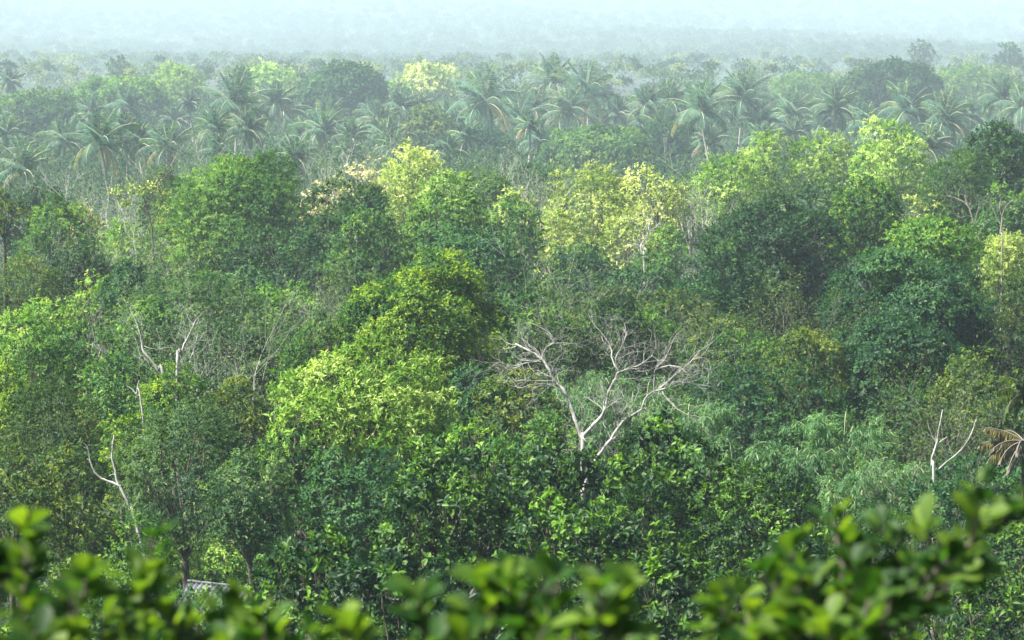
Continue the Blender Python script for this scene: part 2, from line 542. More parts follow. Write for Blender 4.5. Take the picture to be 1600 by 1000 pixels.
# ------------------------------------------------------------------ trees: kind, label, px, top, width, height, style, palette, options
B, Fe = 'broadleaf_tree', 'feathery_tree'
TREES = [
    # belt behind and among the palms
    (B, "round dark hazy tree rising highest behind the palms left of centre", 540, 98, 132, 14, 'round', 'teal', dict(t=560)),
    (B, "wide dark hazy dome tree above the palms at the upper right", 1395, 95, 152, 14, 'dome', 'teal', dict(t=560, aspect=.8)),
    (B, "broad green canopy sloping down behind the palms at the far left", 60, 145, 170, 12, 'round', 'mid', dict(t=545)),
    (B, "bluish dark tree under the broad canopy at the far left palms", 75, 160, 120, 11, 'round', 'dark', dict(t=520)),
    (B, "yellow topped hazy tree right of the broad far left canopy", 190, 118, 150, 13, 'layer', 'fresh', dict(t=570)),
    (B, "pale lime hazy tree just left of the tall leaning palm top", 280, 108, 90, 13, 'feather', 'lime', dict(t=620)),
    (B, "pale yellow hazy tree right of the tallest palm on the left", 425, 104, 110, 13, 'loose', 'lime', dict(t=640)),
    (B, "creamy yellow hazy tree right of the round dark hazy tree", 672, 100, 100, 13, 'loose', 'yellow', dict(t=640)),
    (B, "small bleached yellow crown between the round dark tree and palms", 612, 128, 60, 11, 'loose', 'lime', dict(t=600)),
    (B, "light green hazy thicket tree left of the wide dark dome tree", 1262, 118, 120, 12, 'feather', 'fresh', dict(t=650)),
    (B, "light green hazy tree to the right of the wide dark dome tree", 1520, 108, 140, 12, 'feather', 'fresh', dict(t=660)),
    (B, "pale grey green hazy tree in the far palms right of centre", 1165, 138, 90, 11, 'feather', 'grey', dict(t=640)),
    (B, "hazy bushy tree filling the palm gap at the far right edge", 1590, 140, 90, 11, 'round', 'fresh', dict(t=640)),
    (B, "low layered green tree spreading under the central palms", 935, 198, 170, 8, 'layer', 'mid', dict(t=440, aspect=.5)),
    (B, "bluish layered tree beside the low one under the central palms", 1040, 190, 100, 9, 'layer', 'teal', dict(t=450, aspect=.7)),
    (B, "olive brown hazy tree standing right of the small far palms", 672, 160, 80, 11, 'round', 'olive', dict(t=470, aspect=1.1)),
    (B, "dusty blue green tree below the biggest central palm", 745, 205, 130, 9, 'round', 'teal', dict(t=455)),
    (B, "small hazy blue tree alone on the far slope at upper left", 186, 84, 34, 12, 'round', 'dark', dict(t=800)),
    (B, "dark bluish tree on the far slope near the upper right corner", 1440, 62, 34, 13, 'round', 'dark', dict(t=950)),
    (B, "dark bluish tree touching the right edge on the far slope", 1578, 66, 48, 13, 'round', 'dark', dict(t=900)),
    # second belt, in front of the palms
    (Fe, "tall feathery light green tree with lime lit top left of centre", 365, 232, 225, 13, 'feather', 'fresh', dict(aspect=1.15, t=300, flush=.4)),
    (Fe, "pale lime feathery crown rising over the left of centre thicket", 640, 222, 120, 12, 'feather', 'yellow', dict(aspect=1.2, t=330, dens=.8)),
    (Fe, "lime side crown spilling right of the pale feathery crown", 700, 258, 90, 11, 'loose', 'lime', dict(t=325)),
    (Fe, "largest pale yellow feathery tree, left of a yellow blossom crown", 925, 250, 135, 13, 'feather', 'yellow', dict(aspect=1.3, t=310, dens=.7)),
    (B, "bright yellow blossom crown right of the largest pale yellow tree", 1022, 258, 95, 12.5, 'loose', 'yellow', dict(aspect=.8, t=308, flush=.5, dens=.8)),
    (Fe, "thin pale yellow foliage hanging below the yellow blossom crown", 985, 310, 95, 9, 'sparse', 'yellow', dict(t=300, dens=1.6)),
    (Fe, "yellow green shrub tree at the left foot of the pale yellow tree", 868, 330, 80, 8, 'feather', 'yellow', dict(t=300)),
    (Fe, "lime feathery tree left of the big black green tree", 1132, 236, 95, 12, 'feather', 'lime', dict(aspect=1.2, t=330)),
    (Fe, "lime and green tree standing behind the big black green tree", 1203, 203, 85, 13, 'feather', 'lime', dict(aspect=1.3, t=350, flush=.1)),
    (Fe, "pale lime tree between the black green tree and the bright lime one", 1288, 200, 85, 13, 'feather', 'lime', dict(aspect=1.2, t=350)),
    (Fe, "bright lime feathery tree in front of the wide hazy dome tree", 1393, 183, 112, 14, 'feather', 'lime', dict(aspect=1.2, t=345, flush=.5)),
    (B, "black green tree leaning in at the right edge above the limes", 1562, 185, 130, 14, 'round', 'dark', dict(aspect=1.0, t=310)),
    (B, "dull green feathery tree left of the black green edge tree", 1498, 232, 100, 12, 'feather', 'mid', dict(aspect=1.2, t=300, flush=.05)),
    (B, "green bush tree below the black green edge tree", 1575, 285, 120, 9.5, 'round', 'mid', dict(t=280)),
    (B, "big black green rounded tree on the right half of the view", 1205, 296, 215, 13, 'round', 'dark', dict(aspect=.95, t=255, flush=.08)),
    (B, "dusky lower crown at the left foot of the big black green tree", 1135, 380, 130, 9, 'round', 'dark', dict(t=245)),
    (B, "grey green tree behind the right shoulder of the black green tree", 1290, 270, 110, 11, 'round', 'grey', dict(t=300)),
    (B, "compact dark conical tree with bright green tufts right of centre", 1358, 270, 112, 12, 'dome', 'dome', dict(aspect=1.1, t=262, flush=.15)),
    (B, "pale yellow small crown right of the tufted conical tree", 1452, 288, 50, 9, 'loose', 'yellow', dict(t=300)),
    (B, "dark blue green tree with pale flowers left of the lime crowns", 555, 272, 125, 11, 'round', 'dark', dict(t=280, aspect=1.0)),
    (B, "cream flowering crown squeezed left of the dark flowered tree", 505, 282, 70, 10, 'loose', 'cream', dict(t=310)),
    (B, "cream flowering crown peeping above the dark flowered tree", 565, 250, 60, 11, 'loose', 'cream', dict(t=320, dens=.7)),
    (B, "rounded mid green tree right of the dark flowered tree", 695, 275, 135, 11, 'round', 'mid', dict(t=270, flush=.4)),
    (B, "fresh green spreading tree above the yellow tipped dome tree", 575, 318, 130, 9.5, 'loose', 'mid', dict(t=255, dens=1.3)),
    (B, "blue green sprawling tree right of the yellow tipped dome tree", 745, 345, 175, 10, 'round', 'teal', dict(aspect=1.0, t=238, flush=.4)),
    (B, "cream speckled small crown left of the largest pale yellow tree", 800, 292, 70, 9, 'loose', 'yellow', dict(t=310)),
    (B, "mid green tree below the cream speckled small crown", 805, 305, 85, 9, 'round', 'mid', dict(t=285)),
    (B, "grassy green tree right of the blue green sprawling tree", 800, 365, 90, 8, 'round', 'grey', dict(t=260)),
    (B, "bright emerald small tree beside the white barked little tree", 1042, 356, 72, 7, 'loose', 'fresh', dict(t=285, dens=1.4)),
    (B, "dark teal bush tree below the largest pale yellow tree", 905, 375, 105, 8, 'round', 'teal', dict(t=270)),
    (B, "green left edge tree with a deep shaded flank", 90, 308, 130, 11, 'feather', 'mid', dict(aspect=1.0, t=275)),
    (B, "dark brownish tree cut by the left edge above the olive slope", 2, 292, 60, 12, 'round', 'olive', dict(aspect=1.3, t=270)),
    (B, "small tree with yellow blossom right of the shaded left tree", 132, 322, 55, 9, 'loose', 'cream', dict(t=280)),
    (Fe, "pale lime shrubby tree under the thin yellow dark trunked tree", 190, 348, 100, 7.5, 'feather', 'lime', dict(t=300)),
    (B, "dark green mound of leaves left below the tall feathery tree", 212, 398, 105, 8.5, 'round', 'teal', dict(t=232)),
    (B, "dark shaded bush tree at the right foot of the tall feathery tree", 405, 345, 110, 9, 'round', 'dark', dict(t=270)),
    (B, "black green bushy tree low against the tall feathery tree", 380, 410, 130, 7, 'round', 'teal', dict(t=255)),
    (B, "bright green airy tree left of the yellow tipped dome tree", 445, 425, 130, 9, 'loose', 'fresh', dict(t=222, dens=1.1)),
    (B, "olive brown leafy tree on the slope above the left edge", 45, 400, 130, 9, 'feather', 'olive', dict(t=240)),
    (B, "sunlit yellow green bush at the left edge of the olive slope", 70, 450, 130, 7.5, 'loose', 'lime', dict(t=222, flush=.1)),
    (B, "yellow green leafy bush left of the dark green mound", 150, 425, 85, 7.5, 'loose', 'lime', dict(t=235, flush=.1)),
    (B, "yellow tipped rounded dome tree, the tallest near the middle", 645, 385, 280, 12, 'dome', 'dome', dict(aspect=1.0, t=184, flush=.5, seed=17)),
    (B, "green dome shoulder tree left below the yellow tipped dome tree", 505, 490, 130, 9, 'dome', 'mid', dict(aspect=1.0, t=183)),
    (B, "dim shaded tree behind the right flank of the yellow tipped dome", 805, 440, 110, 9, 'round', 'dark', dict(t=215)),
    (B, "grey green tree behind the bleached tree's left boughs", 880, 420, 140, 9, 'feather', 'grey', dict(t=235)),
    (B, "mixed olive tree above the bleached tree's crown", 970, 425, 150, 8.5, 'round', 'brown', dict(t=228)),
    (B, "russet tinged bush tree right above the bleached tree", 1060, 450, 130, 8, 'round', 'brown', dict(t=220)),
    (B, "olive green layered tree below the big black green tree", 1140, 470, 150, 8, 'layer', 'olive', dict(t=212)),
    (B, "wide layered green tree filling the right side", 1425, 362, 265, 13, 'layer', 'teal', dict(aspect=1.0, t=205, flush=.2)),
    (B, "bright green top crown at the back of the wide layered tree", 1460, 338, 150, 11, 'layer', 'fresh', dict(t=225, aspect=.6)),
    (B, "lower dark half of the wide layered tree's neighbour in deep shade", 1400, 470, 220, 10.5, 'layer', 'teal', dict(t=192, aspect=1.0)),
    (Fe, "sunny yellow lime tree at the right edge beside bare boughs", 1575, 358, 120, 9, 'feather', 'yellow', dict(t=245, flush=.1)),
    (B, "olive grey tree at the right edge under the sunny lime tree", 1560, 425, 150, 9.5, 'feather', 'olive', dict(t=210, flush=.1)),
    (B, "dark green tree hiding the foot of the little white barked tree", 1000, 398, 120, 7, 'round', 'teal', dict(t=252)),
    (B, "emerald leafy tree in front of the thin dark trunked tree", 262, 392, 80, 7, 'round', 'mid', dict(t=262)),
    (B, "dense mid green tree below the blue green sprawling tree", 830, 445, 120, 8, 'round', 'mid', dict(t=205, flush=.4)),
    (B, "rounded fresh green tree between the twig thickets right of centre", 1010, 470, 110, 7.5, 'dome', 'fresh', dict(t=208, flush=.2)),
    (B, "dark rounded tree directly above the bleached tree's fork", 955, 455, 115, 8, 'dome', 'dark', dict(t=206)),
    (B, "bluish domed tree at the lower left of the big black green tree", 1085, 425, 125, 8.5, 'dome', 'teal', dict(t=224, flush=.3)),
    (B, "mid green dome between the bleached crown and the wide layered tree", 1175, 500, 140, 8, 'dome', 'mid', dict(t=196, flush=.3)),
    (B, "olive domed tree touching the left flank of the wide layered tree", 1262, 505, 120, 8, 'dome', 'olive', dict(t=188)),
    (B, "near black rounded tree at the bleached crown's right end", 1112, 525, 110, 7.5, 'round', 'dark', dict(t=189)),
    (B, "mid green dome behind the two tall bleached left snags", 235, 462, 125, 8.5, 'dome', 'mid', dict(t=202, flush=.3)),
    (B, "dark rounded tree between the left snags and the dome tree", 350, 490, 130, 8, 'dome', 'dark', dict(t=195)),
    (B, "dark rounded tree above the sunlit yellow green bush on the left", 125, 375, 105, 8, 'dome', 'dark', dict(t=252)),
    (B, "green domed tree under the tall feathery tree's right foot", 325, 425, 120, 8, 'dome', 'mid', dict(t=226)),
    (B, "bluish domed tree between the feathery and the fresh spreading tree", 485, 350, 95, 8.5, 'dome', 'teal', dict(t=258)),
    (B, "bluish rounded tree under the palms near the left edge", 55, 282, 115, 9, 'dome', 'teal', dict(t=330)),
    (B, "hazy green dome left of the tall feathery tree's top", 262, 262, 85, 9, 'dome', 'mid', dict(t=345)),
    (B, "hazy bluish dome between the lime side crown and the pale yellow tree", 822, 255, 120, 9, 'dome', 'teal', dict(t=352)),
    (B, "hazy green dome right of the yellow blossom crown", 1078, 272, 85, 9, 'dome', 'mid', dict(t=338)),
    (B, "small hazy green dome right of the lime side crown", 765, 262, 80, 9, 'dome', 'mid', dict(t=340, flush=.4)),
    # third belt
    (B, "dark tree with bright star shaped leaf tufts at the left edge", 45, 495, 140, 8.5, 'sprig', 'fresh', dict(t=192, flush=.1)),
    (B, "dark leafy tree right of the star tufted tree", 130, 505, 120, 8, 'round', 'mid', dict(t=195)),
    (B, "grey green misty crown behind the left bleached snags", 300, 440, 230, 9.5, 'feather', 'grey', dict(aspect=.7, t=210, dens=.8)),
    (B, "soft green crown behind the lime star leaved tree", 420, 500, 150, 8.5, 'feather', 'grey', dict(t=195)),
    (B, "mossy green tree below the left bleached snags", 200, 540, 150, 8, 'round', 'mid', dict(t=185)),
    (B, "yellow green dome tree cut by the left edge", 12, 572, 115, 9, 'dome', 'dome', dict(t=168, flush=.7)),
    (Fe, "olive brown smoky feathery tree on the left", 90, 588, 160, 9.5, 'feather', 'brown', dict(aspect=1.0, t=163, flush=.1)),
    (B, "olive tufted crown with rusty tips below the left snags", 275, 566, 110, 9.5, 'dome', 'dome', dict(t=165, flush=.35)),
    (B, "second olive tufted crown right of the rusty tipped one", 362, 588, 115, 9, 'dome', 'olive', dict(t=166, flush=.5)),
    (B, "leaning yellow green tufts above the left snag hollow", 200, 640, 85, 8, 'dome', 'dome', dict(t=158, flush=.6)),
    (Fe, "grey green dense tree under the olive tufted crowns", 290, 620, 190, 9.5, 'feather', 'grey', dict(aspect=1.0, t=152, flush=.1)),
    (B, "dull olive dense tree right of the grey green dense tree", 385, 695, 135, 8.5, 'dome', 'grey', dict(aspect=1.2, t=140, flush=.15)),
    (B, "low olive green tree at the left edge below the smoky tree", 20, 700, 120, 7.5, 'round', 'olive', dict(t=150)),
    (B, "shaded bush under the smoky feathery tree", 95, 690, 130, 7, 'round', 'olive', dict(t=154)),
    (B, "lime green tree with star shaped sprigs, brightest in the middle", 572, 545, 275, 11, 'sprig', 'lime', dict(aspect=.72, t=152, seed=23, flush=.35, twigs=1, dens=.85)),
    (B, "lower left lobe of lime sprigs over a dark hollow", 480, 605, 120, 8.5, 'sprig', 'lime', dict(t=150, dens=.7, flush=.05)),
    (B, "green sprig tree at the right foot of the lime tree", 745, 655, 105, 7.5, 'sprig', 'fresh', dict(t=148, dens=.9)),
    (B, "green sprigs hanging low in front of the lime tree", 650, 672, 150, 8, 'sprig', 'fresh', dict(t=147, dens=.85)),
    (B, "dark leafy tree in the hollow left of the lime tree", 470, 655, 140, 7, 'round', 'dark', dict(t=150)),
    (B, "dark fine leaved tree below the lime tree", 560, 680, 180, 7.5, 'round', 'teal', dict(t=143)),
    (B, "dark olive tree left of the bleached tree trunk", 815, 555, 140, 8.5, 'round', 'olive', dict(t=176)),
    (B, "green bush between the dome tree and the bleached tree", 745, 560, 110, 8, 'round', 'teal', dict(t=178)),
    (B, "leafy dark tree at the foot of the bleached tree on its left", 850, 640, 130, 6.5, 'round', 'mid', dict(t=165)),
    (B, "bluish dark tree right of the bleached tree crown", 1150, 560, 150, 8, 'round', 'teal', dict(t=180)),
    (B, "dim green tree between bamboo and the wide layered tree", 1260, 560, 140, 8, 'round', 'dark', dict(t=178)),
    (B, "olive leafy tree at the right edge above the dry palm", 1530, 540, 150, 9, 'round', 'olive', dict(t=175, flush=.3)),
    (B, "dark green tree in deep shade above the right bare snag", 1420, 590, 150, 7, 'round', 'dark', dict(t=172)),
    (B, "dark low tree behind the right bare snag", 1540, 690, 160, 6.5, 'round', 'teal', dict(t=150)),
    # near glossy trees
    (B, "glossy dark tree front centre left with big rosette leaves", 690, 705, 250, 10, 'glossy', 'glossy', dict(t=126, hexa=True)),
    (B, "glossy dark tree right of centre with an orange leaf beside it", 1045, 655, 190, 11, 'glossy', 'glossy', dict(t=136, hexa=True, flush=.45)),
    (B, "glossy rounded tree in front of the bleached tree", 860, 685, 170, 9.5, 'glossy', 'glossy', dict(t=136, hexa=True, flush=.35)),
    (B, "wide glossy tree lower centre with upright young shoots", 900, 770, 230, 9.5, 'glossy', 'glossy', dict(t=119, hexa=True, flush=.35)),
    (B, "glossy tree with dense small leaves right of the front centre", 1195, 725, 200, 9.5, 'dome', 'glossy', dict(t=130, flush=.4)),
    (B, "glossy dark tree front left of centre above the shed", 480, 815, 210, 9.5, 'glossy', 'glossy', dict(t=114, hexa=True, flush=.3)),
    (B, "darkest glossy tree low in the front middle", 620, 850, 230, 8.5, 'glossy', 'glossy', dict(t=109, hexa=True, flush=.1)),
    (B, "glossy tree with pale shoots behind the front middle sprays", 1010, 745, 190, 9.5, 'sprig', 'glossy', dict(t=124, flush=.5)),
    (B, "shaded glossy tree low behind the right foreground spray", 1060, 870, 220, 8, 'glossy', 'glossy', dict(t=107, hexa=True, flush=.2)),
    (B, "glossy tree half hidden by the right foreground spray", 1260, 820, 230, 8.5, 'glossy', 'glossy', dict(t=112, hexa=True)),
    (B, "dark tree with yellow young leaves in the lower right corner", 1500, 860, 200, 8.5, 'sprig', 'glossy', dict(t=110, flush=.6)),
    (B, "leafy green tree at the right edge below the dry palm", 1590, 800, 130, 8.5, 'round', 'mid', dict(t=122)),
    (B, "dark green tree low between the glossy trees and right spray", 1380, 760, 170, 8, 'round', 'dark', dict(t=130)),
    (B, "glossy tree under the front centre foreground spray", 800, 900, 220, 7.5, 'glossy', 'glossy', dict(t=103, hexa=True)),
    # lower left clearing
    ('shrub', "mixed green shrub below the left bleached snag", 130, 760, 130, 5.5, 'shrub', 'olive', dict(t=158)),
    ('shrub', "small green shrub at the base of the left bleached snag", 185, 790, 110, 4.5, 'shrub', 'grey', dict(t=160)),
    ('shrub', "rusty yellow shrub above the corrugated roof on its left", 252, 818, 60, 4.2, 'shrub', 'lime', dict(t=164, flush=0)),
    ('shrub', "yellow green shrub left of the corrugated roof", 250, 842, 90, 3.6, 'shrub', 'lime', dict(t=162)),
    ('shrub', "sunlit leafy shrub directly above the corrugated roof", 335, 842, 100, 3.8, 'shrub', 'lime', dict(t=165, flush=.1)),
    ('shrub', "yellow green shrub between the roof and the glossy tree", 390, 845, 80, 3.8, 'shrub', 'fresh', dict(t=166)),
    ('shrub', "lime shrub behind the left foreground spray", 125, 862, 90, 4, 'shrub', 'lime', dict(t=150)),
    ('shrub', "dark shrub in the hollow right of the left foreground spray", 165, 850, 60, 4, 'shrub', 'teal', dict(t=155)),
    ('shrub', "dull green shrub below the yellow shrub left of the roof", 205, 890, 110, 3.5, 'shrub', 'mid', dict(t=148)),
    ('shrub', "dark shrub below the corrugated roof", 318, 922, 130, 4, 'shrub', 'mid', dict(t=136)),
    ('shrub', "light shrub in the lower left corner under the spray", 30, 960, 110, 4.5, 'shrub', 'fresh', dict(t=126)),
    ('shrub', "leafy shrub hiding the foot of the crooked two armed snag", 226, 805, 95, 4, 'shrub', 'mid', dict(t=142)),
    ('shrub', "dark leafy shrub hiding the foot of the right bare snag", 1462, 742, 110, 4, 'shrub', 'teal', dict(t=134)),
    ('shrub', "low green shrub beside the dull green shrub in the clearing", 150, 930, 120, 4, 'shrub', 'mid', dict(t=138)),
]
for i_, (kind_, label_, px_, top_, w_, h_, st_, pal_, kw_) in enumerate(TREES):
    kw_ = dict(kw_); sd_ = kw_.pop('seed', 100 + i_)
    if kind_ == 'shrub':
        tree(kind_, label_, 'shrub', px_, top_, w_, h_, st_, pal_, seed=100 + i_, **kw_)
    else:
        tree(kind_, label_, 'tree', px_, top_, w_, h_, st_, pal_, seed=sd_, **kw_)


# ------------------------------------------------------------------ coconut palms
def palm(label, px, cy, size, seed, t, upright=.3, dense=1.0, nf=20):
    """Crown heart at pixel (px, cy); size = frond length in pixels."""
    rng = np.random.default_rng(seed)
    p = at(px, cy, t); g = ground_at(p[0], p[1]); H = p[2] - g
    root = empty('coconut_palm', (p[0], p[1], g), label, 'palm', 'coconut palms in the hazy grove')
    L0 = size / F * t
    lod = t / 300
    lean = rng.normal(0, .06, 3)
    lf, rc = MB(), MB()
    c = np.array([rng.normal(0, .25), rng.normal(0, .25), H])
    for i in range(nf):
        u = (i + rng.uniform(0, .6)) / nf
        el = math.radians(88 - 108 * u ** (.85 + upright)) + rng.normal(0, .08)
        az = i * 2.39996 + rng.normal(0, .45)
        L = L0 * rng.uniform(.85, 1.1) * (.8 + .2 * min(1, u * 3))
        bend = math.radians(6 + 90 * min(1, u * 1.25)) * rng.uniform(.8, 1.2)
        n = 12
        pts = [c.copy()]
        hd = np.array([math.cos(az), math.sin(az), 0])
        for s in np.linspace(0, 1, n - 1):
            e = el - bend * s ** 1.3
            pts.append(pts[-1] + (hd * math.cos(e) + np.array([0, 0, math.sin(e)])) * L / (n - 1))
        pts = np.array(pts)
        rc.tube(pts, .055 * max(1, lod * .9), .018, 4)
        m = int(44 * dense)
        s = np.linspace(.1, .99, m)
        fi = s * (n - 1); k0 = np.clip(fi.astype(int), 0, n - 2); fr = (fi - k0)[:, None]
        P = pts[k0] * (1 - fr) + pts[k0 + 1] * fr
        tg = norm(pts[k0 + 1] - pts[k0])
        sd = np.cross(tg, [0, 0, 1.0]); bad = np.linalg.norm(sd, axis=1) < .15
        sd[bad] = np.array([-hd[1], hd[0], 0]); sd = norm(sd)
        ll = L * .30 * np.sin(np.pi * (.16 + .8 * s)) ** .7 + .08
        T0 = np.clip(.38 + rng.normal(0, .12) + (u > .8) * rng.choice([0, .5]), 0, 1)
        for sg in (-1, 1):
            A = norm(sd * sg * .8 + tg * .62 + np.array([0, 0, -1.0]) * (0.25 + u) + rng.normal(0, .1, (m, 3)))
            lf.leaves(P, A, norm(np.cross(A, sd * sg + [0, 0, .4])), ll * rng.uniform(.8, 1.1, m), np.full(m, .085 * max(1, lod)),
                      np.clip(T0 + rng.normal(0, .1, m), 0, 1), fold=.1, curl=.2)
    lf.build("crown", PAL['palm'], root)
    w = MB()
    foot = np.array([rng.normal(0, 1.0), rng.normal(0, 1), -.4])
    w.tube(curve(foot, c, rng, 9, .03), .22, .13, 8)
    w.build("trunk", M_PALEBARK, root, True)
    rc.build("midribs", M_RACHIS, root, True)


PALMS = [
    ("biggest central palm with a brush of upright fronds and drooping skirt", 757, 172, 66, 470, .2),
    ("tallest palm left of centre with wide arching pale fronds", 368, 178, 66, 440, .3),
    ("large dark palm with broad arching fronds near the left side", 160, 236, 62, 400, .2),
    ("palm with an upright tuft standing highest right of the central palm", 866, 142, 48, 520, .7),
    ("palm with a leaning upright tuft next to the highest tuft", 918, 158, 58, 510, .5),
    ("palm with star shaped fronds below the two highest tufts", 890, 188, 52, 480, .1),
    ("large palm with pale drooping fronds right of the low layered tree", 1096, 188, 62, 440, .3),
    ("upright palm behind the drooping palm on the right of centre", 1156, 168, 52, 470, .6),
    ("upright blue palm above the low layered tree", 1010, 180, 50, 480, .7),
    ("slim palm between the upright blue palm and the drooping palm", 1044, 172, 44, 490, .5),
    ("pale fronded palm in front of the wide hazy dome tree's left side", 1306, 182, 60, 460, .3),
    ("drooping pale palm below the wide hazy dome tree", 1418, 184, 60, 455, .2),
    ("dark upright palm right of the bright lime feathery tree", 1472, 202, 52, 430, .6),
    ("palm with a dark upright tuft at the upper right near the edge", 1566, 166, 50, 480, .6),
    ("palm cut by the right edge above the black green edge tree", 1598, 182, 50, 470, .3),
    ("small thin trunked palm between the tallest palm and the left canopy", 297, 162, 26, 520, .2),
    ("upright blue palm right of the tallest left palm", 430, 162, 44, 500, .5),
    ("dark rounded palm behind the tall feathery light green tree", 462, 246, 42, 400, .1),
    ("upright dark palm right of the large dark left palm", 216, 226, 52, 420, .6),
    ("arching palm at the left edge above the dark brownish tree", 38, 266, 56, 390, .2),
    ("palm behind the arching left edge palm in the haze", 12, 212, 50, 450, .4),
    ("faint palm left of the large dark left palm", 98, 222, 50, 440, .3),
    ("short palm tucked left of the tall feathery light green tree", 262, 232, 46, 415, .3),
    ("palm with drooping fronds right below the tallest left palm", 345, 238, 44, 410, .5),
    ("misty palm under the round dark hazy tree on its left", 505, 205, 46, 450, .2),
    ("upright misty palm under the round dark hazy tree", 552, 216, 46, 440, .5),
    ("small upright palm right under the round dark hazy tree", 594, 196, 40, 470, .6),
    ("slim blue palm right of the round dark hazy tree", 626, 168, 38, 510, .6),
    ("misty palm left of the biggest central palm", 702, 190, 44, 500, .2),
    ("misty palm right of the biggest central palm", 812, 188, 52, 490, .2),
    ("small palm between the star fronded palm and the upright blue palm", 962, 178, 42, 510, .3),
    ("dark palm right of the upright palm behind the limes", 1186, 192, 44, 470, .6),
    ("misty palm behind the pale lime tree right of centre", 1236, 182, 48, 480, .3),
    ("misty palm between the pale fronded palm and bright lime tree", 1352, 192, 48, 470, .3),
    ("low palm with arching fronds right of the bright lime tree", 1446, 232, 46, 400, .2),
    ("small palm in the thin haze right of the drooping pale palm", 1512, 180, 40, 500, .3),
    ("tiny far palm above the broad far left canopy", 18, 128, 30, 620, .2),
    ("tall thin palm leaning behind the tallest left palm", 376, 132, 32, 530, .7),
    ("dim palm low in the shade left of the olive brown hazy tree", 615, 232, 42, 420, .3),
    ("dim palm beside the low layered tree on its left", 842, 220, 44, 450, .2),
]
_rng = np.random.default_rng(77)
for q_ in range(46):
    PALMS.append(("indistinct misty palm half hidden among the other palms of the grove", float(np.linspace(5, 1595, 46)[q_] + _rng.uniform(-22, 22)),
                  float(_rng.uniform(196, 246) if q_ % 2 else _rng.uniform(165, 205)), float(_rng.uniform(32, 48)), float(_rng.uniform(420, 470) if q_ % 2 else _rng.uniform(500, 560)), float(_rng.uniform(.1, .7))))
for i_, (label_, px_, cy_, sz_, t_, up_) in enumerate(PALMS):
    palm(label_, px_, cy_ - (12 if i_ < 15 else 0), sz_ * (1.12 if i_ < 8 else .80 + .32 * ((i_ * 7) % 5) / 4), 500 + i_, float(DIST(t_)), up_)


# ------------------------------------------------------------------ bamboo
def bamboo(label, px, top, width, h, seed, t, pal='bamboo', n=46):
    rng = np.random.default_rng(seed)
    sf = DIST(t) / t; t = float(DIST(t))
    p = at(px, top, t); g = ground_at(p[0], p[1]); h = p[2] - g
    root = empty('bamboo_clump', (p[0], p[1], g), label, 'bamboo')
    rx = width * .5 / F * t
    st, lf = MB(), MB()
    E_, D_, T_ = [], [], []
    for i in range(n):
        az = rng.uniform(0, 2 * np.pi); out = rx * rng.uniform(.25, 1.0)
        b = np.array([math.cos(az), math.sin(az), 0]) * rng.uniform(.05, .45) * rx
        s = np.linspace(0, 1, 12)
        hh = h * rng.uniform(.62, 1.0)
        pts = b + np.stack([math.cos(az) * out * s ** 2.2, math.sin(az) * out * s ** 2.2, hh * (1.18 * s - .22 * s ** 3.5 - .0)], 1)
        pts[:, 2] -= np.where(s > .75, (s - .75) ** 2 * 8 * hh * .25, 0)
        st.tube(pts, .03 * sf, .01 * sf, 5)
        tt = np.clip(rng.normal(.45, .15), 0, 1)
        for q in range(4, 12):
            for _ in range(5):
                dd = norm(np.array([math.cos(az), math.sin(az), .1]) * .6 + rdir(rng, 1)[0])
                E_.append(pts[q] + sf * (dd * rng.uniform(.1, .6) + rng.normal(0, .08, 3))); D_.append(dd); T_.append(tt)
    E_, D_, T_ = np.array(E_), np.array(D_), np.array(T_)
    k = 9; ti = np.repeat(np.arange(len(E_)), k); m = len(ti)
    A = norm(D_[ti] * .7 + rdir(rng, m) * .6 + np.array([0, 0, -.55]))
    lf.leaves(E_[ti] + rng.normal(0, .07 * sf, (m, 3)), A, norm(np.array([0, 0, 1.]) + rdir(rng, m) * .6), sf * rng.uniform(.26, .46, m), sf * rng.uniform(.045, .075, m),
              np.clip(T_[ti] + rng.normal(0, .1, m), 0, 1), curl=.3)
    lf.build("foliage", PAL[pal], root)
    st.build("canes", M_RACHIS, root, True)


for i_, a_ in enumerate([
    ("pale green bamboo clump directly behind the bleached tree's fork", 985, 545, 150, 7, 174),
    ("yellowish bamboo clump behind the bleached tree's left bough", 905, 540, 120, 7, 182),
    ("pale bamboo clump right of the bleached tree's right stem", 1075, 590, 120, 6.5, 168),
    ("broad sunlit bamboo clump right of the bleached tree", 1160, 640, 170, 6.5, 158),
    ("bamboo clump right of the broad sunlit one, more shaded", 1240, 655, 110, 6.2, 156),
    ("dusky tall bamboo clump with hanging fans right of centre", 1315, 600, 120, 7.5, 162),
    ("low light bamboo clump left of the right bare snag", 1400, 685, 110, 5.2, 156),
    ("low shaded bamboo clump above the right foreground spray", 1335, 690, 110, 5, 154),
]):
    bamboo(a_[0], a_[1], a_[2], a_[3], a_[4], 700 + i_, a_[5])

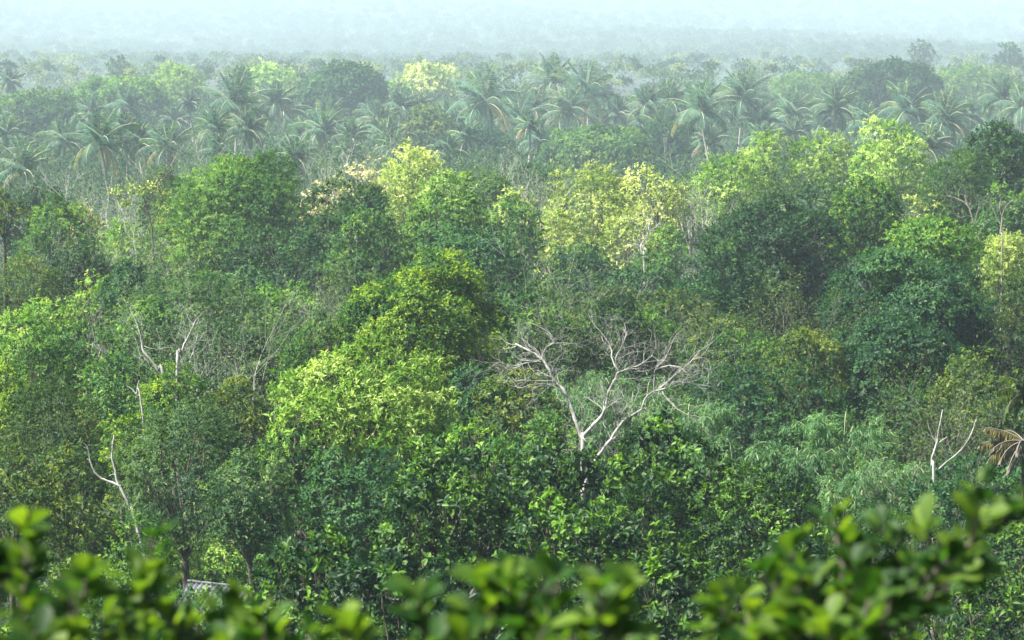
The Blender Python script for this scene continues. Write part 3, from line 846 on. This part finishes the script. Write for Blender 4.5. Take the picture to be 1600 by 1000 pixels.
# ------------------------------------------------------------------ bare and bleached trees
traced('dead_tree', "large bleached white leafless tree with two forked stems in the middle", [
    (12, 9, ['foot', (911, 705), (909, 684)]),
    (9, 4, [(909, 684), (900, 660), (890, 632, .3), (882, 610, .4), (867, 595, .6), (857, 577, .6), (847, 562, .8), (830, 550, 1), (805, 537, 1.2)]),
    (3.5, 1.6, [(847, 562, .8), (852, 545, .6), (865, 535, .4), (860, 522, .3), (838, 508, .2)]),
    (4.5, 1.4, [(884, 618, .3), (872, 608, 0), (860, 602, -.2), (840, 600, -.5), (815, 606, -.8)]),
    (3, 1.2, [(867, 595, .5), (845, 595, .3), (820, 594, 0), (795, 596, -.2)]),
    (3, 1.2, [(847, 562, .8), (825, 567, .6), (800, 571, .3), (780, 566, .2)]),
    (9, 4, [(909, 684), (925, 667, -.3), (940, 650, -.6), (947, 635, -.8), (951, 612, -.9), (960, 595, -1), (967, 581, -1)]),
    (4, 1.6, [(967, 581, -1), (957, 562, -.8), (955, 545, -.6), (947, 528, -.5)]),
    (3.5, 1.6, [(967, 581, -1), (962, 560, -1.2), (972, 540, -1.4), (980, 518, -1.5)]),
    (3, 1.4, [(967, 581, -1), (985, 575, -1.3), (1003, 568, -1.6), (1020, 555, -1.8)]),
    (9, 7, [(911, 770), (922, 735, -.2), (940, 705, -.4), (955, 687, -.6)]),
    (7, 5, [(955, 687, -.6), (966, 668, -.7), (978, 655, -.8), (1006, 638, -1)]),
    (5, 3.5, [(1003, 640, -1), (1007, 626, -1.1), (1020, 612, -1.2), (1040, 607, -1.3)]),
    (3.5, 1.8, [(1022, 611, -1.2), (1022, 590, -1.4), (1026, 574, -1.5), (1040, 560, -1.6), (1050, 535, -1.7)]),
    (3, 1.4, [(1030, 608, -1.2), (1048, 592, -1), (1065, 578, -.8), (1082, 562, -.6), (1093, 548, -.5)]),
    (3, 1.2, [(1045, 596, -1), (1065, 597, -.8), (1085, 600, -.5), (1108, 604, -.3)]),
    (2.6, 1.2, [(1026, 577, -1.5), (1045, 571, -1.8), (1062, 574, -2), (1075, 585, -2.2)]),
    (2.4, 1.2, [(1033, 609, -1.2), (1044, 625, -1.6), (1060, 640, -2), (1075, 648, -2.2)]),
    (2.4, 1.1, [(978, 655, -.8), (990, 636, -1.4), (975, 622, -1.7)]),
    (2.4, 1.1, [(925, 667, -.3), (912, 655, -.9), (905, 640, -1.2)]),
], 160, 41, M_DEAD, twig=(8, 1.0, 3), base_px=(910, 705))
traced('dead_tree', "bleached snag with two crooked arms in the lower left hollow", [
    (9, 3, ['foot', (212, 815), (203, 795), (195, 775), (183, 752), (180, 735), (175, 715), (176, 698), (178, 680)]),
    (6, 2.5, [(188, 760), (170, 752), (156, 746), (146, 734), (141, 718), (137, 702)]),
    (2, 1, [(176, 716), (168, 716), (162, 715)]),
    (2, 1, [(143, 722), (138, 718), (135, 716)]),
    (2, 1, [(184, 742), (176, 741), (170, 744)]),
], 150, 42, M_DEAD, twig=(1, .4, 1), base_px=(262, 818))
traced('dead_tree', "tall thin bleached snag rising left above the olive tufted crowns", [
    (8, 2.2, ['foot', (258, 600), (247, 578), (232, 558), (223, 547), (221, 530), (214, 508), (204, 482)]),
    (2, 1, [(228, 562), (222, 556), (217, 560)]),
    (2, 1, [(223, 540), (240, 545), (255, 545)]),
], 176, 43, M_DEAD, twig=(4, .6, 2), base_px=(300, 620))
traced('dead_tree', "curved bleached bough standing behind the rusty tipped tufted crown", [
    (8, 2.2, ['foot', (277, 575), (283, 555), (288, 538), (297, 520), (306, 500)]),
    (2.5, 1.2, [(284, 552), (290, 530), (290, 512)]),
    (2.5, 1.2, [(296, 566), (302, 548), (308, 528)]),
], 174, 44, M_DEAD, twig=(6, .7, 2), base_px=(275, 600))
traced('dead_tree', "small bleached forked stub above the yellow green leaning tufts", [
    (5, 4, ['foot', (222, 640), (213, 616)]),
    (3, 1.5, [(213, 616), (215, 605), (217, 594)]),
    (3, 1.5, [(213, 616), (206, 608), (198, 603)]),
], 160, 45, M_DEAD, twig=(1, .3, 1), base_px=(245, 640))
traced('dead_tree', "bare pale snag with one long side arm at the lower right", [
    (7, 2.2, ['foot', (1459, 752), (1456, 728), (1457, 712), (1463, 695), (1467, 670), (1473, 640)]),
    (2.5, 1.2, [(1464, 695), (1472, 688), (1480, 682)]),
    (2.5, 1.1, [(1463, 692), (1455, 678), (1449, 660)]),
    (3.5, 1.6, [(1458, 740), (1475, 726), (1493, 711), (1510, 692), (1520, 672), (1526, 652)]),
], 140, 46, M_DEAD, twig=(1.2, .4, 1), base_px=(1460, 752))
traced('dead_tree', "little white barked tree below the yellow blossom crown", [
    (5, 4, ['foot', (1007, 412), (1003, 395), (1001, 384)]),
    (3.5, 1.6, [(1001, 384), (1012, 366), (1015, 350), (1020, 335)]),
    (2.5, 1.2, [(1008, 372), (1000, 358), (993, 348)]),
    (2.5, 1.2, [(1002, 388), (994, 382), (988, 384)]),
    (2, 1, [(1013, 364), (1024, 355), (1032, 345)]),
], 278, 47, M_DEAD, twig=(8, 1.0, 3), base_px=(1007, 415))
traced('dead_tree', "bare grey bough arching left at the right edge lime tree", [
    (4.5, 3.5, ['foot', (1530, 395), (1526, 368)]),
    (3.5, 1.4, [(1526, 368), (1520, 345), (1514, 325), (1502, 314), (1480, 306)]),
    (2, 1, [(1514, 325), (1510, 315), (1507, 305)]),
    (2, 1, [(1522, 350), (1528, 330), (1530, 318)]),
], 240, 48, M_TWIG, twig=(5, .9, 2), base_px=(1532, 400))
traced('dead_tree', "bare grey forked tree in front of the right edge lime tree", [
    (4.5, 3.2, ['foot', (1566, 400), (1563, 365)]),
    (3, 1.3, [(1563, 365), (1566, 340), (1570, 325), (1582, 313)]),
    (2.4, 1.1, [(1563, 350), (1555, 335), (1548, 320), (1540, 315)]),
    (2, 1, [(1566, 340), (1562, 325), (1564, 310)]),
], 240, 49, M_TWIG, twig=(6, .9, 2), base_px=(1566, 405))
thin_ = traced('thin_tree', "thin dark trunked tree with sparse yellow leaves left of the tall feathery tree", [
    (6, 4.5, ['foot', (240, 410), (239, 380), (237, 355)]),
    (4, 2, [(237, 355), (232, 335), (228, 318), (222, 300)]),
    (3, 1.4, [(238, 350), (246, 332), (252, 318), (256, 300)]),
    (2.4, 1.2, [(232, 335), (215, 320), (200, 312), (185, 305)]),
    (2.4, 1.2, [(230, 325), (238, 305), (240, 290)]),
], 292, 50, M_BARK, twig=(14, 1.6, 3), base_px=(240, 412), cat="tree")


def sparse_leaves(root, pxs, t, seed, pal, n=26, k=26):
    rng = np.random.default_rng(seed)
    o = np.array(root.location); sf = DIST(t) / t; t = float(DIST(t))
    mb = MB()
    for (px, py, r) in pxs:
        c = at(px, py, t) - o; R = r / F * t
        P = c + rdir(rng, k * 3) * (R * rng.random(k * 3) ** .5)[:, None] * np.array([1, 1, .8])
        m = len(P)
        mb.leaves(P, rdir(rng, m) + [0, 0, .4], norm(np.array([0, 0, 1.]) + rdir(rng, m) * .8), sf * rng.uniform(.25, .4, m), sf * rng.uniform(.1, .16, m),
                  np.clip(rng.normal(.5, .2, m), 0, 1))
    mb.build("foliage", PAL[pal], root)


sparse_leaves(thin_, [(182, 300, 13), (206, 292, 17), (240, 290, 18), (256, 305, 14), (258, 325, 14), (220, 300, 12), (196, 318, 12), (250, 345, 9)], 292, 51, 'yellow')

for i_, a_ in enumerate([
    ("grey twiggy bush behind the left bleached snags", 330, 468, 200, 8.5, 'grey', .25, 9, 184),
    ("pale twiggy thicket right of the curved bleached bough", 395, 520, 120, 7.5, 'grey', .35, 10, 188),
    ("bare twiggy thicket behind the pale yellow tree on its left", 830, 255, 130, 9, 'grey', .1, 10, 345),
    ("pale bare twigs right of the yellow blossom crown", 1085, 310, 60, 9, 'grey', .05, 6, 310),
    ("pink grey bare twigs above the dome tree on the left", 545, 245, 70, 9, 'grey', .05, 6, 345),
    ("bare pale twigs on the slope below the pale lime shrubby tree", 120, 395, 90, 6, 'grey', .1, 8, 255),
    ("dry grey twig bush between the lime shrubs and dark mound", 165, 400, 70, 5.5, 'brown', .3, 8, 250),
    ("grey bare bush at the left above the shaded tree", 75, 275, 130, 9, 'grey', .1, 9, 330),
    ("twiggy grey olive bush right below the big black green tree", 1240, 465, 130, 8, 'olive', .8, 6, 200),
    ("thin bare twigs in front of the olive tree right of the bleached crown", 1180, 510, 100, 7, 'olive', .6, 4, 186),
    ("thin leafless twigs rising above the bleached tree crown", 930, 425, 150, 8.5, 'grey', .2, 5, 215),
    ("dry twigs between the airy tree and the dome tree", 540, 395, 90, 8.5, 'grey', .15, 8, 205),
    ("dry pale grass twigs left of the dome tree", 505, 440, 60, 7.5, 'olive', .6, 8, 200),
    ("dry brown twig bush at the foot of the right bare snag", 1430, 715, 110, 4, 'brown', .3, 9, 141),
    ("thin bare twigs left of the olive tree above the dry palm", 1500, 585, 90, 6, 'olive', .5, 7, 166),
    ("bare twigs at the far left behind the shaded trees", 270, 255, 90, 10, 'grey', .05, 8, 350),
    ("pale dry twigs below the corrugated roof by the front spray", 440, 965, 70, 4.5, 'grey', .2, 6, 104),
]):
    twiggy(a_[0], a_[1], a_[2], a_[3], a_[4], 800 + i_, a_[5], a_[6], a_[7] + (4 if a_[8] > 240 else 0), t=a_[8], r=.06 if a_[8] > 240 else .04, mat=M_PALETWIG if a_[6] < .3 else None)


# ------------------------------------------------------------------ dry palm at the right edge, spiky plant on the left
def frond_plant(kind, label, cat, px, cy, size, seed, t, fronds, pal, leaf_w=.05, trunk=True, ribs=M_TWIG):
    rng = np.random.default_rng(seed)
    sf = DIST(t) / t; t = float(DIST(t))
    p = at(px, cy, t); g = ground_at(p[0], p[1]); H = p[2] - g
    root = empty(kind, (p[0], p[1], g), label, cat)
    c = np.array([0, 0, H]); L0 = size / F * t
    lf, rc = MB(), MB()
    for (az, el, bend, ln, hang) in fronds:
        az, el, bend = math.radians(az), math.radians(el), math.radians(bend)
        n = 14; pts = [c.copy()]; L = L0 * ln
        hd = np.array([math.cos(az), math.sin(az), 0])
        for s in np.linspace(0, 1, n - 1):
            e = el - bend * s ** 1.2
            pts.append(pts[-1] + (hd * math.cos(e) + np.array([0, 0, math.sin(e)])) * L / (n - 1))
        pts = np.array(pts); rc.tube(pts, .03 * sf, .01 * sf, 5)
        m = 60; s = np.linspace(.08, .99, m); fi = s * (n - 1); k0 = np.clip(fi.astype(int), 0, n - 2); fr = (fi - k0)[:, None]
        P = pts[k0] * (1 - fr) + pts[k0 + 1] * fr; tg = norm(pts[k0 + 1] - pts[k0])
        sd = norm(np.cross(tg, [0.01, 0, 1.0]))
        ll = L * .26 * np.sin(np.pi * (.2 + .75 * s)) ** .6 + .05
        for sg in (-1, 1):
            A = norm(sd * sg * (1 - hang) + tg * .35 + np.array([0, 0, -1.0]) * hang + rng.normal(0, .12, (m, 3)))
            lf.leaves(P, A, norm(np.cross(A, sd * sg + [0, 0, .4])), ll * rng.uniform(.7, 1.15, m), np.full(m, leaf_w * sf),
                      np.clip(rng.normal(.5, .15, m), 0, 1), fold=.1, curl=.15)
    lf.build("crown", PAL[pal], root)
    rc.build("midribs", ribs, root, True)
    if trunk:
        w = MB(); w.tube(curve((.2, 0, -.4), c, rng, 8, .03), .13 * sf, .09 * sf, 8); w.build("trunk", M_BARK, root, True)


frond_plant('coconut_palm', "dying palm with hanging dry grey fronds at the right edge", 'palm', 1600, 690, 66, 61, 142,
            [(182, 34, 30, 1.0, .8), (176, 8, 25, 1.05, .9), (188, -8, 40, 1.0, .9), (200, 14, 55, .95, .9), (250, 20, 60, .9, .9), (270, -5, 50, .9, .9), (300, 30, 60, .9, .8),
             (20, 30, 60, 1, .8), (60, 40, 60, .9, .8), (120, 35, 50, .8, .8), (215, 0, 60, .9, .9), (230, -20, 45, .95, .95), (165, -15, 45, .95, .95), (285, -25, 40, .95, .95)], 'dry', leaf_w=.12, ribs=M_TWIG)
frond_plant('coconut_palm', "olive green drooping palm right above the dying palm", 'palm', 1606, 618, 56, 62, 158,
            [(a_ * 37.0, 66 - (a_ % 4) * 24, 80, 1, .75) for a_ in range(22)], 'olive', leaf_w=.12, trunk=False, ribs=M_BARK)


# ------------------------------------------------------------------ shed with corrugated roof
def shed():
    t = float(DIST(150.0))
    p = at(345, 912, t); g = ground_at(p[0], p[1])
    ridge = p[2] - g
    root = empty('shed', (p[0], p[1], g), "small shed with a grey corrugated metal roof between the yellow shrubs", 'shed')
    root.rotation_euler[2] = math.radians(-24); root.scale = (.68, .68, .97)
    n = 97
    x = np.linspace(-1.25, 1.25, n); wv = .028 * np.sin(x * 2 * np.pi / .19)
    mat = noise_mat("corrugated_metal", (.05, .058, .066), (.14, .155, .17), 2.6, rough=.6)
    mat.node_tree.nodes["Principled BSDF"].inputs["Specular IOR Level"].default_value = .3
    for sg in (-1, 1):
        ys = np.array([0, .55, 1.15]) * sg
        V = np.stack([np.stack([x, np.full(n, y), ridge - .42 * abs(y) + wv], 1) for y in ys])
        V2 = V.copy(); V2[..., 2] -= .02
        mb = MB()
        for W_ in (V, V2):
            i = np.arange(2)[:, None] * n; j = np.arange(n - 1)[None]
            q = np.stack([i + j, i + j + 1, i + n + j + 1, i + n + j], -1).reshape(-1, 4)
            mb.add(W_.reshape(-1, 3), q)
        mb.build("roof_sheet", mat, root)
    mb = MB(); mb.tube(np.array([[-1.27, 0, ridge + .03], [1.27, 0, ridge + .01]]), .035, .035, 8); mb.build("ridge_cap", mat, root, True)
    wm = noise_mat("weathered_board", (.16, .14, .12), (.32, .29, .25), 4)
    for (x0, x1, y0, y1) in ((-1.05, 1.05, -.95, -.9), (-1.05, 1.05, .9, .95), (-1.05, -1.0, -.9, .9), (1.0, 1.05, -.9, .9)):
        z0, z1 = -.2, ridge - .46
        V = np.array([[a, b, c] for c in (z0, z1) for a, b in ((x0, y0), (x1, y0), (x1, y1), (x0, y1))])
        mb = MB(); mb.add(V, [[0, 1, 5, 4], [1, 2, 6, 5], [2, 3, 7, 6], [3, 0, 4, 7], [4, 5, 6, 7], [3, 2, 1, 0]])
        mb.build("wall", wm, root)


shed()


# ------------------------------------------------------------------ foreground sprays, close to the camera
def spray(label, base, stems, t, seed, drop=30, leaf=.058, step=.034):
    """Leafy bush rooted on the slope; stems are polylines [(px, py, depth offset)] that the leaves follow."""
    rng = np.random.default_rng(seed)
    b = at(base[0], base[1], t); g = ground_at(b[0], b[1])
    root = empty('leafy_bush', (b[0], b[1], g), label, 'bush', 'leafy bushes close to the camera')
    o = np.array([b[0], b[1], g])
    wd, lf = MB(), MB()
    P, A, N, L, T = [], [], [], [], []

    def dress(pts, s0, tone):
        seg = np.linalg.norm(np.diff(pts, axis=0), axis=1); tot = seg.sum(); cum = np.concatenate([[0], np.cumsum(seg)])
        m = int(tot * (1 - s0) / step) + 3
        for q in range(m):
            d = tot * (s0 + (1 - s0) * q / max(1, m - 1))
            j = min(len(seg) - 1, np.searchsorted(cum, d, side='right') - 1); f = (d - cum[j]) / seg[j]
            c = pts[j] + (pts[j + 1] - pts[j]) * f; tg = norm(pts[j + 1] - pts[j])
            for _ in range(2 if q < m - 1 else 6):
                r = rdir(rng, 1)[0]; r = norm(r - tg * np.dot(r, tg))
                a = norm(tg * rng.uniform(.35, .9) + r * .9 + np.array([0, 0, .35]))
                P.append(c + r * .008); A.append(a)
                N.append(norm(np.array([0, 0, .7]) + tg * .6 - a * .3 + rng.normal(0, .3, 3)))
                L.append(leaf * rng.uniform(.5, 1.3)); T.append(np.clip(tone + rng.normal(0, .14) + .18 * (q > m - 5), 0, 1))

    for st in stems:
        pts = np.array([at(x, y + drop, t + (z if z else 0)) - o for x, y, z in st])
        out = []
        for i in range(len(pts) - 1):
            p0, p1, p2, p3 = pts[max(0, i - 1)], pts[i], pts[i + 1], pts[min(len(pts) - 1, i + 2)]
            for s in np.linspace(0, 1, 6, endpoint=False):
                out.append(.5 * (2 * p1 + (p2 - p0) * s + (2 * p0 - 5 * p1 + 4 * p2 - p3) * s * s + (3 * p1 - p0 - 3 * p2 + p3) * s ** 3))
        out.append(pts[-1]); pts = np.array(out)
        wd.tube(np.concatenate([[np.array([rng.normal(0, .1), rng.normal(0, .1), -.1])], pts]), .010, .003, 6)
        dress(pts, .05, rng.uniform(.3, .5))
        for _ in range(int(len(pts) * .4)):
            j = rng.integers(2, len(pts))
            tg = norm(pts[j] - pts[j - 1])
            d = norm(tg * .5 + rdir(rng, 1)[0] * .8 + np.array([0, 0, .45]))
            ln = rng.uniform(.05, .13)
            tw = np.array([pts[j], pts[j] + d * ln * .5, pts[j] + (d + [0, 0, .2]) * ln])
            wd.tube(tw, .005, .003, 5)
            dress(tw, .4, rng.uniform(.2, .62))
    P, A, N, L, T = map(np.array, (P, A, N, L, T))
    # obovate leaf with a folded midrib
    side = norm(np.cross(norm(A), N)); N = np.cross(side, norm(A)); A = norm(A)
    prof = [(0, .06), (.2, .26), (.45, .42), (.68, .5), (.86, .40), (1, .05)]
    n = len(P); V = []
    for s, w in prof:
        c = P + A * (L * s)[:, None] - N * (L * .16 * s * s)[:, None]
        ww = (L * w * .70)[:, None]
        V += [c - side * ww * .9 + N * ww * .28, c, c + side * ww * .9 + N * ww * .28]
    V = np.stack(V, 1); rows = len(prof)
    k = np.arange(n)[:, None] * rows * 3
    quads = []
    for r in range(rows - 1):
        a = r * 3
        quads += [[a, a + 1, a + 4, a + 3], [a + 1, a + 2, a + 5, a + 4]]
    q = (k[:, None] + np.array(quads)[None]).reshape(-1, 4)
    lf.add(V.reshape(-1, 3), q, np.repeat(T, len(quads)))
    lf.build("leaves", PAL['fore'], root, True)
    wd.build("stems", M_BARK, root, True)


spray("dark blurred leafy bush in the lower left corner of the foreground", (30, 1180), [
    [(10, 1080, 0), (20, 980, 0), (30, 900, .1), (40, 850, .1)],
    [(60, 1080, 0), (80, 990, -.1), (110, 920, -.1), (135, 870, -.1)],
    [(-30, 1080, .2), (-20, 960, .2), (-5, 880, .2), (5, 845, .2)],
    [(100, 1080, .1), (130, 1010, .1), (165, 960, .2)],
    [(20, 1060, .3), (60, 960, .4), (75, 900, .4)],
    [(60, 1090, -.3), (120, 1040, -.3), (180, 1000, -.3)],
], 7.0, 901, 62)
spray("blurred leaning leafy spray left of centre in the foreground", (420, 1200), [
    [(420, 1080, 0), (370, 1010, 0), (310, 970, 0), (255, 925, 0), (225, 905, 0)],
    [(430, 1080, .1), (400, 1030, .1), (350, 980, .1), (290, 940, .1)],
    [(380, 1090, .2), (310, 1030, .2), (260, 985, .2)],
    [(460, 1090, -.2), (430, 1040, -.2), (400, 1000, -.2)],
], 7.2, 902, 35)
spray("blurred bright leafy bush at the bottom centre of the foreground", (760, 1200), [
    [(700, 1080, 0), (690, 1000, 0), (672, 930, 0), (655, 885, 0)],
    [(740, 1080, .1), (750, 990, .1), (765, 930, .1), (772, 895, .1)],
    [(800, 1080, .1), (830, 990, 0), (850, 930, 0), (845, 895, 0)],
    [(840, 1080, -.1), (890, 1010, -.1), (935, 950, -.1), (970, 905, -.1)],
    [(640, 1080, -.1), (600, 1020, -.1), (560, 985, -.1)],
    [(720, 1080, -.2), (700, 1020, -.2), (710, 960, -.2)],
    [(880, 1090, .2), (930, 1030, .2), (985, 985, .2)],
    [(780, 1090, -.3), (800, 1030, -.3), (810, 970, -.3)],
], 6.6, 903, 82)
spray("large blurred leafy branch sweeping up to the right edge", (1330, 1200), [
    [(1290, 1080, 0), (1330, 980, 0), (1390, 900, 0), (1460, 840, 0), (1530, 785, 0), (1600, 750, 0), (1660, 735, 0)],
    [(1280, 1080, .1), (1300, 970, .1), (1310, 880, .1), (1325, 800, .1)],
    [(1330, 1060, .1), (1370, 950, .1), (1400, 860, .1), (1410, 790, .1)],
    [(1260, 1080, -.1), (1240, 980, -.1), (1210, 900, -.1), (1190, 840, -.1)],
    [(1250, 1080, .2), (1200, 1000, .2), (1150, 930, .2), (1125, 890, .2)],
    [(1300, 1060, -.2), (1280, 960, -.2), (1260, 890, -.2), (1255, 850, -.2)],
    [(1380, 940, .2), (1450, 880, .2), (1500, 820, .2)],
    [(1240, 1090, -.3), (1180, 1030, -.3), (1120, 1000, -.3)],
    [(1330, 1090, -.4), (1320, 1030, -.4), (1330, 970, -.4)],
    [(1350, 1080, .3), (1400, 960, .3), (1440, 900, .3)],
], 7.4, 904, 55)


# ------------------------------------------------------------------ haze
def haze():
    x0, x1, y0, y1, z0, z1 = -4400, 4400, -260, 10700, -165, 72
    V = [[x, y, z] for z in (z0, z1) for x, y in ((x0, y0), (x1, y0), (x1, y1), (x0, y1))]
    mb = MB(); mb.add(V, [[0, 1, 5, 4], [1, 2, 6, 5], [2, 3, 7, 6], [3, 0, 4, 7], [4, 5, 6, 7], [3, 2, 1, 0]])
    m = bpy.data.materials.new("haze"); m.use_nodes = True
    n, l = m.node_tree.nodes, m.node_tree.links
    n.remove(n["Principled BSDF"])
    v = n.new("ShaderNodeVolumePrincipled")
    v.inputs["Color"].default_value = (.66, .85, .94, 1)
    v.inputs["Density"].default_value = HAZE
    v.inputs["Density Attribute"].default_value = ""
    v.inputs["Anisotropy"].default_value = -0.1
    l.new(v.outputs[0], n["Material Output"].inputs["Volume"])
    o = mb.build("haze", m)
    o["kind"] = "stuff"; o["label"] = "pale blue haze hanging in the air over the forest"; o["category"] = "haze"


HAZE = 0.00031
haze()
